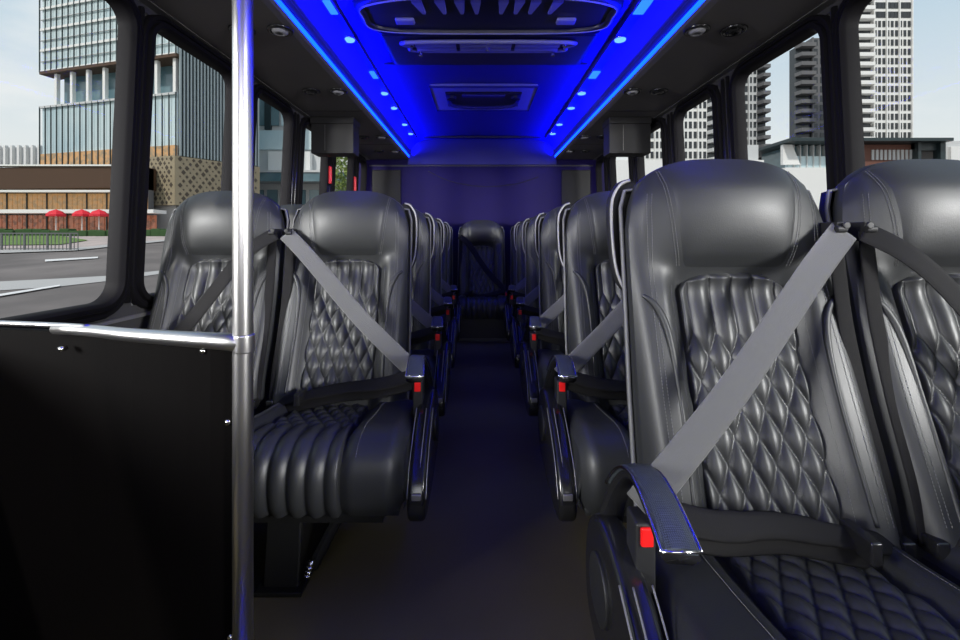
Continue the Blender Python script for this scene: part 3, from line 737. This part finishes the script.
# podium building with cafe
def facade_box(mb, x0, x1, y0, y1, z0, z1): mb.box(x0, x1, y0, y1, z0, z1)
PY = 48.0; k = PY / F
def pz(py): return CH - (py - VY) * k
def pxx(px): return (px - VX) * k
pod = empty('cafe_building', (pxx(60), PY, gz(PY)), label='long low cafe building with brown fascia and warm lit glazing', cat='building')
def C_(mb): mb.v = [(x - pxx(60), y - PY, z - gz(PY)) for x, y, z in mb.v]; return mb
s = MB(); s.box(pxx(-160), pxx(143), PY + .8, PY + 1.6, gz(PY) - 1, pz(167)); C_(s).build('wall', M['dgrey'], pod)
s = MB(); s.hexa([(pxx(-160), PY - 1.5, pz(192.5)), (pxx(143), PY - 1.5, pz(189)), (pxx(143), PY + 2, pz(189)), (pxx(-160), PY + 2, pz(192.5))], [(pxx(-160), PY - 1.5, pz(174.5)), (pxx(143), PY - 1.5, pz(166.5)), (pxx(143), PY + 2, pz(166.5)), (pxx(-160), PY + 2, pz(174.5))]); C_(s).build('fascia', M['brown'], pod)
s = MB(); s.box(pxx(-160), pxx(143), PY - 1.6, PY - .9, pz(193.5), pz(191.5)); s.box(pxx(-160), pxx(143), PY - 1.7, PY - .9, pz(168.5), pz(167)); C_(s).build('canopy_edge', M['white'], pod)
s = MB(); s.box(pxx(-160), pxx(160), PY - 1.0, PY + 1, pz(213.5), pz(210)); C_(s).build('floor_band', M['white'], pod)
for i in range(60):
    a = -160 + i * 5.05; s = MB(); s.box(pxx(a) + .05, pxx(a + 5.05) - .05, PY + .6, PY + .8, pz(210), pz(193)); C_(s).build('upper_window', M['warm'], pod)
for i in range(60):
    a = -160 + i * 5.2; s = MB(); s.box(pxx(a) + .05, pxx(a + 5.2) - .05, PY + .6, PY + .8, pz(232), pz(215)); C_(s).build('cafe_window', M['warmred'], pod)
for i in range(0, 60, 4):
    a = -160 + i * 5.05; s = MB(); s.box(pxx(a) - .05, pxx(a) + .05, PY + .48, PY + .6, pz(234), pz(193)); C_(s).build('column', M['mull'], pod)
for i, (px, lab) in enumerate(((56, 'red cafe parasol in front of the lit cafe, leftmost of three'), (82, 'red cafe parasol in front of the lit cafe, middle of three'), (99, 'red cafe parasol in front of the lit cafe, rightmost of three'))):
    yy = 44.5; t = empty('cafe_parasol', ((px - VX) / F * yy, yy, gz(yy)), label=lab, cat='parasol', group='red cafe parasols')
    d = MB(); A = np.array([[(r * math.cos(q * PI / 4), r * math.sin(q * PI / 4), z) for q in range(8)] for r, z in ((.02, 2.55), (.5, 2.35), (.76, 2.05), (.76, 1.85), (.73, 2.05))]); d.grid(A, closed=True); d.build('canopy', M['parasol'], t)
    d = MB(); d.tube([(0, 0, 0), (0, 0, 2.5)], .04, 8); d.build('pole', M['white'], t)
    d = MB(); d.disc((0, 0, 0), .3, .1, 12); d.build('base', M['dgrey'], t)

# glass tower on the left
cA = np.array([-33.9, 50.0]); cL = np.array([-54.7, 55.6]); cR = np.array([-28.6, 57.8])
tw = empty('glass_tower', (cA[0], cA[1], gz(50)), label='tall pale glass office tower with dark mullions and an open recessed storey', cat='building')
def T_(mb): mb.v = [(x - cA[0], y - cA[1], z - gz(50)) for x, y, z in mb.v]; return mb
dL = (cL - cA); lenL = np.linalg.norm(dL); dL = dL / lenL; nL = np.array([dL[1], -dL[0]]); nL = -nL if nL[1] > 0 else nL
dR = (cR - cA); lenR = np.linalg.norm(dR); dR = dR / lenR; nR = np.array([dR[1], -dR[0]]); nR = -nR if nR[0] < 0 else nR
def slab(mb, c, d, n, a, b, o0, o1, z0, z1):
    q = [c + d * a + n * o0, c + d * b + n * o0, c + d * b + n * o1, c + d * a + n * o1]
    mb.hexa([(p[0], p[1], z0) for p in q], [(p[0], p[1], z1) for p in q])
def poly_block(z0, z1, inset, m, name):
    s = MB(); back = cL + (cR - cA)
    q = [cA - nL * inset - nR * inset, cL - nL * inset - dL * inset, back, cR - nR * inset]
    s.prism([tuple(p) for p in q], 'z', z0, z1); T_(s).build(name, m, tw)
poly_block(21.7, 64, .15, M['curtain'], 'upper_glass'); poly_block(17.0, 22.0, 1.6, M['teal'], 'recessed_storey'); poly_block(11.4, 17.3, .15, M['curtain'], 'lower_glass'); poly_block(gz(50) - 1, 11.6, .2, M['lgrey'], 'base_wall')
for z in (21.7, 24.3, 26.9, 29.5, 32.1, 34.7):
    s = MB(); slab(s, cA, dL, nL, 0, lenL, -.1, .06, z - .14, z + .14); T_(s).build('floor_band', M['white'], tw)
    s = MB(); slab(s, cA, dL, nL, 0, lenL, -.1, .04, z + 1.2, z + 1.27); T_(s).build('spandrel_line', M['lgrey'], tw)
s = MB(); slab(s, cA, dL, nL, -.1, lenL + .05, -2.0, .08, 21.35, 21.7); T_(s).build('soffit', M['brown'], tw)
s = MB(); slab(s, cA, dL, nL, 0, lenL, -.1, .1, 17.1, 17.35); T_(s).build('ledge', M['lgrey'], tw)
for i in range(23):
    a = lenL * i / 22
    s = MB(); slab(s, cA, dL, nL, a - .05, a + .05, 0, .12, 21.6, 40); T_(s).build('mullion', M['mull'], tw)
    s = MB(); slab(s, cA, dL, nL, a - .045, a + .045, 0, .12, 9.2, 17.3); T_(s).build('lower_mullion', M['mull'], tw)
for i in range(8):
    a = lenL * (.03 + .87 * i / 7); s = MB(); slab(s, cA, dL, nL, a - .2, a + .2, -.7, -.3, 17.2, 21.5); T_(s).build('column', M['white'], tw)
for i in range(22):
    a = lenL * i / 22; s = MB(); slab(s, cA, dL, nL, a + .08, a + .9, -.15, .02, 9.2, 11.4); T_(s).build('lit_window', M['warm'], tw)
# striped right-hand face and patterned screen
s = MB(); slab(s, cA, dR, nR, .3, lenR, -.2, .02, 10.2, 40); T_(s).build('striped_wall', M['mull'], tw)
for i in range(26):
    a = .35 + (lenR - .4) * i / 25; s = MB(); slab(s, cA, dR, nR, a - .07, a + .07, 0, .3, 10.2, 40); T_(s).build('fin', M['fin'], tw)
s = MB(); slab(s, cA, dL, nL, 0, 4.4, 0, .35, 10.0, 21.5)
s = MB(); slab(s, cA, dR, nR, -.3, lenR, 0, .45, 4.6, 10.1); T_(s).build('patterned_screen', M['gold'], tw)
s = MB(); slab(s, cA, dL, nL, -.3, 6.0, 0, .45, 4.6, 10.1); T_(s).build('patterned_screen', M['gold'], tw)
def holes(c, d, n, L, nx, nz):
    s = MB()
    for i in range(nx):
        for j in range(nz):
            a = .2 + (L - .4) * (i + .5 * (j % 2)) / nx; z = 4.9 + 4.9 * j / (nz - 1); r = .10 + .07 * ((i * 7 + j * 5) % 3)
            p = c + d * a + n * .46
            q = [(-r, 0), (0, -r * 1.2), (r, 0), (0, r * 1.2)]
            s.add([(p[0] + d[0] * u, p[1] + d[1] * u, z + v) for u, v in q] + [(p[0] + d[0] * u + n[0] * .03, p[1] + d[1] * u + n[1] * .03, z + v) for u, v in q], [(4, 5, 6, 7), (0, 1, 5, 4), (1, 2, 6, 5), (2, 3, 7, 6), (3, 0, 4, 7)])
    return s
T_(holes(cA, dR, nR, lenR, 13, 11)).build('screen_cutouts', M['goldhole'], tw); T_(holes(cA, dL, nL, 6.0, 9, 11)).build('screen_cutouts', M['goldhole'], tw)
s = MB(); slab(s, cA, dR, nR, 0, lenR, 0, .2, gz(50), 4.6); T_(s).build('street_front', M['mull'], tw)
for i in range(6):
    s = MB(); slab(s, cA, dR, nR, .2 + i * 1.55, 1.6 + i * 1.55, .2, .25, 2.0, 4.3); T_(s).build('shop_window', M['warm'], tw)
# finned white screen wall left of the tower
lw = empty('finned_annex', (-57.3, 58.4, gz(55)), label='pale annex wall with thin vertical fins left of the glass tower', cat='building')
s = MB(); s.box(-22, -.3, .3, 2, -1, 12.9 - gz(55)); s.build('wall', M['lgrey'], lw)
for i in range(30):
    s = MB(); s.box(-22 + i * .9, -21.75 + i * .9, -.1, .3, 4, 13.1 - gz(55)); 
    if -22 + i * .9 < 0: s.build('fin', M['white'], lw)

# pale building seen beyond the pole
pb = empty('pale_office', (-26, 66, gz(66)), label='pale grey office block with white panel and teal canopy seen beyond the steel pole', cat='building')
def R_(mb): mb.v = [(x + 26, y - 66, z - gz(66)) for x, y, z in mb.v]; return mb
ky = 66 / F
def bxr(a, b, t, bt, y0, y1, m, nm): 
    s = MB(); s.box((a - VX) * ky, (b - VX) * ky, 66 + y0, 66 + y1, CH - (bt - VY) * ky, CH - (t - VY) * ky); R_(s).build(nm, m, pb)
bxr(225, 352, -10, 245, 0, 8, M['lgrey'], 'wall')
for i in range(9): bxr(228 + i * 13.5, 239 + i * 13.5, 60, 126, -.3, 0, M['teal'] if i % 3 != 1 else M['curtain'], 'window')
bxr(266, 272, 88, 130, -.5, 0, M['mull'], 'dark_slot')
bxr(225, 352, 131, 150, -.4, 0, M['curtain'], 'glass_band')
bxr(272, 313, 153, 172, -1.2, -.2, M['white'], 'white_panel')
bxr(225, 352, 175, 184, -3.2, -.2, M['teal'], 'canopy')
bxr(225, 352, 173.5, 175.5, -3.4, -.2, M['lgrey'], 'canopy_edge')
for i in range(9): bxr(226 + i * 14, 236 + i * 14, 190, 230, -.3, 0, M['teal'], 'shop_window')
# trees at the far left
def tree(x, y, h, lab):
    t = empty('street_tree', (x, y, gz(y)), label=lab, cat='tree')
    s = MB(); s.tube([(0, 0, -.3), (.1, 0, h * .45), (0, .1, h * .8)], [.22, .16, .06], 8); s.build('trunk', M['bark'], t, smooth=True)
    rnd = random.Random(int(x * 7)); s = MB()
    for _ in range(1600):
        while True:
            a = [rnd.uniform(-1, 1) for _ in range(3)]
            if .25 < sum(q * q for q in a) < 1: break
        p = Vector((a[0] * h * .3, a[1] * h * .3, h * .68 + a[2] * h * .34)); d = Vector([rnd.uniform(-1, 1) for _ in range(3)]).normalized() * .22; e = Vector([rnd.uniform(-1, 1) for _ in range(3)]).normalized() * .14
        s.add([p - d, p + e, p + d, p - e], [(0, 1, 2, 3)])
    s.build('foliage', M['leaf'], t)
tree((356 - VX) / F * 40, 40, 8.5, 'leafy green tree seen through the rearmost window before the back wall')

# towers on the right
def grid_tower(name, label, Y, pa, pb_, pt, pbm, ncol, nrow, m_face, band_rows=0, depth=3, extra=None):
    k = Y / F; x0, x1 = (pa - VX) * k, (pb_ - VX) * k; z0, z1 = CH - (pbm - VY) * k, CH - (pt - VY) * k
    cx = (x0 + x1) / 2; base = gz(min(Y, 120)); t = empty(name, (cx, Y, base), label=label, cat='building', group='city towers on the right')
    s = MB(); s.box(x0 - cx, x1 - cx, 0, depth, -2, z1 - base); s.build('tower_body', m_face, t)
    cw = (x1 - x0) / ncol; rh = (z1 - z0) / nrow
    w = MB(); w.box(-cw * .30, cw * .30, -.12, 0, -rh * .33, rh * .33); first = w.build('window', M['winblk'], t)
    bw = MB(); bw.box(-cw * .5, cw * .5, -.12, 0, -rh * .22, rh * .28)
    rest = MB(); n = 0; 
    cells = [(i, j) for j in range(nrow) for i in range(ncol)]
    for i, j in cells:
        p = (x0 + cw * (i + .5) - cx, 0, z0 + rh * (j + .5) - base)
        band = j >= nrow - band_rows
        if n == 0: first.location = p
        elif n < 100:
            o = first.copy(); COL.objects.link(o); o.parent = t; o.location = p
            if band: o.scale = (1.55, 1, 1.0)
        else:
            f = 1.55 if band else 1
            rest.box(p[0] - cw * .30 * f, p[0] + cw * .30 * f, -.12, 0, p[2] - rh * .33, p[2] + rh * .33)
        n += 1
    if rest.v: tag(rest.build('far_windows', M['winblk'], t), kind='stuff')
    # projecting piers
    for i in range(0, ncol + 1, 3):
        s = MB(); x = x0 + cw * i - cx; s.box(x - cw * .12, x + cw * .12, -.5, 0, -2, z1 - base); s.build('pier', m_face, t)
    return t, cx, base, k
def balcony_stack(t, cx, base, k, Y, pa, pb_, pt, pbm, n, m_slab, m_dark, proj=1.4):
    x0, x1 = (pa - VX) * k - cx, (pb_ - VX) * k - cx; z0, z1 = CH - (pbm - VY) * k - base, CH - (pt - VY) * k - base
    s = MB(); s.box(x0, x1, .2, 3, -2, z1); s.build('bay', m_dark, t)
    rh = (z1 - z0) / n
    for j in range(n + 1):
        z = z0 + rh * j; s = MB(); s.prism([(x0 - .2, .4), (x0 + .4, -proj), (x1 - .1, -proj), (x1 + .1, .4)], 'z', z - rh * .17, z + rh * .22); s.build('balcony', m_slab, t)
a = grid_tower('skyscraper', 'tall white skyscraper with dark window grid at far right above the brick building', 110, 873, 911, -64, 140, 9, 22, M['white'], 9)
balcony_stack(a[0], a[1], a[2], a[3], 110, 850, 871, -64, 140, 22, M['white'], M['winblk'])
a = grid_tower('skyscraper', 'dark grey tower with stacked balconies left of the thick window pillar', 140, 812, 846, 38, 150, 5, 12, M['dgrey'], 0)
balcony_stack(a[0], a[1], a[2], a[3], 140, 796, 812, 47, 150, 11, M['dgrey'], M['winblk'], 2.0)
a = grid_tower('skyscraper', 'broad pale tower with window grid seen above the middle right windows', 100, 640, 707, -40, 160, 14, 20, M['white'], 0)
balcony_stack(a[0], a[1], a[2], a[3], 100, 708, 733, -40, 160, 22, M['lgrey'], M['winblk'])
a = grid_tower('skyscraper', 'pale tower with zigzag dark balconies beside the second right window pillar', 112, 735, 757, 40, 165, 5, 14, M['lgrey'], 0)
balcony_stack(a[0], a[1], a[2], a[3], 112, 757, 766, 60, 165, 12, M['dgrey'], M['winblk'], 2.0)
# low buildings right
k6 = 60 / F
def low(name, label, parts, cx_px, Y=60):
    k = Y / F; cx = (cx_px - VX) * k; t = empty(name, (cx, Y, gz(Y)), label=label, cat='building')
    for nm, a, b, tp, bt, y0, y1, m in parts:
        s = MB(); s.box((a - VX) * k - cx, (b - VX) * k - cx, y0, y1, CH - (bt - VY) * k - gz(Y), CH - (tp - VY) * k - gz(Y)); s.build(nm, m, t)
    return t
t = low('glass_pavilion', 'low teal glass pavilion with flat dark roof left of the right pillar', [('glass_wall', 790, 844, 146, 170, 0, 6, M['teal']), ('roof', 776, 844, 142.5, 145.5, -3, 8, M['mull']), ('lower_glass', 785, 844, 157, 178, -.6, 0, M['curtain']), ('white_wall', 770, 844, 171, 262, -3, 6, M['white'])], 810)
k = 60 / F; cx = (810 - VX) * k
def lz(py): return CH - (py - VY) * k - gz(60)
s = MB(); s.prism([((a - VX) * k - cx, lz(b)) for a, b in ((777, 146.5), (786, 146.5), (794, 166), (777, 166))], 'y', -1.2, -.7); s.build('slanted_fin', M['white'], t)
for i in range(9):
    s = MB(); x = (790 + i * 6.5 - VX) * k - cx; s.box(x - .05, x + .05, -.8, 0, CH - (176 - VY) * k - gz(60), CH - (146 - VY) * k - gz(60)); s.build('mullion', M['lgrey'], t)
parts = [('brick_wall', 850, 912, 144.5, 260, 0, 6, M['brick']), ('roof', 848, 938, 141, 144, -2, 8, M['mull']), ('frame_post', 933, 938, 143, 260, -1, 0, M['mull']), ('frame_post', 911, 914, 143, 260, -1, 0, M['mull']), ('frame_header', 911, 938, 144, 151, -.5, .5, M['mull'])]
parts += [('slit_window', 871 + i * 4.2, 873.4 + i * 4.2, 150, 160, -.15, 0, M['lgrey']) for i in range(10)]
low('brick_building', 'low brown brick building with slit windows below the white skyscraper', parts, 890)
low('concrete_block', 'pale concrete block at the far right edge beside the brick building', [('wall', 940, 1100, 141, 260, 0, 8, M['lgrey']), ('white_panel', 948, 1100, 147, 250, -.4, 0, M['white'])], 1000)
parts = [('hoarding', 640, 700, 158, 240, 0, 2, M['lgrey']), ('grey_block', 752, 777, 143, 200, 0, 5, M['lgrey'])]
low('site_hoarding', 'pale hoarding wall along the street below the middle right windows', [('hoarding', 600, 764, 160, 250, 0, 1, M['white']), ('grey_block', 752, 764, 143, 250, 1.2, 6, M['lgrey'])], 700)

# ------------------------------------------------------------------ world, sun, lamps
w = bpy.data.worlds.new('sky_world'); scene.world = w; w.use_nodes = True; nt = w.node_tree
for n in list(nt.nodes): nt.nodes.remove(n)
out = nt.nodes.new('ShaderNodeOutputWorld'); bg = nt.nodes.new('ShaderNodeBackground'); tc = nt.nodes.new('ShaderNodeTexCoord')
sep = nt.nodes.new('ShaderNodeSeparateXYZ'); nt.links.new(tc.outputs['Generated'], sep.inputs[0])
rp = nt.nodes.new('ShaderNodeValToRGB'); nt.links.new(sep.outputs['Z'], rp.inputs[0])
e = rp.color_ramp.elements; e[0].position = 0.0; e[0].color = (.88, .86, .80, 1); e[1].position = .8; e[1].color = (.28, .46, .70, 1)
q = rp.color_ramp.elements.new(.16); q.color = (.78, .83, .84, 1); q = rp.color_ramp.elements.new(.40); q.color = (.50, .66, .79, 1)
mp = nt.nodes.new('ShaderNodeMapping'); mp.inputs['Scale'].default_value = (1, 1, 2.6); nt.links.new(tc.outputs['Generated'], mp.inputs[0])
nz_ = nt.nodes.new('ShaderNodeTexNoise'); nz_.inputs['Scale'].default_value = 2.3; nz_.inputs['Detail'].default_value = 6; nz_.inputs['Roughness'].default_value = .55; nt.links.new(mp.outputs[0], nz_.inputs['Vector'])
cr_ = nt.nodes.new('ShaderNodeMapRange'); cr_.inputs[1].default_value = .42; cr_.inputs[2].default_value = .66; nt.links.new(nz_.outputs['Fac'], cr_.inputs[0])
mx = nt.nodes.new('ShaderNodeMix'); mx.data_type = 'RGBA'; nt.links.new(cr_.outputs[0], mx.inputs[0]); nt.links.new(rp.outputs[0], mx.inputs[6]); mx.inputs[7].default_value = (.92, .93, .92, 1)
nt.links.new(mx.outputs[2], bg.inputs[0]); bg.inputs[1].default_value = 1.0
nt.links.new(bg.outputs[0], out.inputs[0])

sun = bpy.data.lights.new('sun', 'SUN'); sun.energy = 2.4; sun.angle = .03; sun.color = (1, .95, .88)
so = bpy.data.objects.new('sun', sun); COL.objects.link(so)
so.rotation_euler = Vector((.35, .80, -.95)).to_track_quat('-Z', 'Y').to_euler()
def area(name, loc, direction, sx, sy, power, col=(1, 1, 1), spread=PI):
    l = bpy.data.lights.new(name, 'AREA'); l.shape = 'RECTANGLE'; l.size = sx; l.size_y = sy; l.energy = power; l.color = col; l.spread = spread
    o = bpy.data.objects.new(name, l); COL.objects.link(o); o.location = loc; o.rotation_euler = Vector(direction).to_track_quat('-Z', 'Y').to_euler(); return o
area('windshield_fill', (.05, -1.5, 1.45), (0, 1, -.05), 1.6, .6, 7, (.98, .98, 1), 1.9)  # added fill lamp at the windshield, lifting seats and floor
area('window_daylight_right', (3.6, -1.95, 1.62), (-3.0, 2.9, -.85), .95, .95, 50, (1, .99, .97), 1.2)
area('rear_fill_right', (4.0, .50, 1.62), (-3.0, 2.9, -.45), .7, .7, 24, (1, .99, .97), .9)  # added lamp outside the windows to brighten the rear seats
area('rear_fill_left', (-3.9, .50, 1.62), (3.0, 2.9, -.45), .7, .7, 24, (1, .99, .97), .9)  # added counterpart, brightens the rear seats from the left
area('window_daylight_left', (-3.5, -1.25, 1.62), (3.0, 2.95, -.85), .95, .95, 50, (1, .99, .97), 1.2)
for nm, x in (('left', -.70), ('right', .79)):
    area(f'cove_blue_{nm}', (x, 1.96, 1.82), (.06 if x > 0 else -.06, 0, 1) if False else (-x * .6, 0, .75), 5.6, .03, 74, (.0, .001, 1), 2.2)

cam = bpy.data.cameras.new('camera'); cam.sensor_width = 36; cam.lens = F / 960 * 36; cam.shift_x = 2 / 960; cam.shift_y = -82 / 960; cam.clip_start = .02; cam.clip_end = 600
co = bpy.data.objects.new('camera', cam); COL.objects.link(co); co.location = (0, 0, CH); co.rotation_euler = (PI / 2, 0, 0); scene.camera = co
vs = scene.view_settings; vs.view_transform = 'Standard'; vs.look = 'None'; vs.exposure = 0; vs.gamma = 1; vs.use_curve_mapping = False
scene.cycles.use_denoising = True
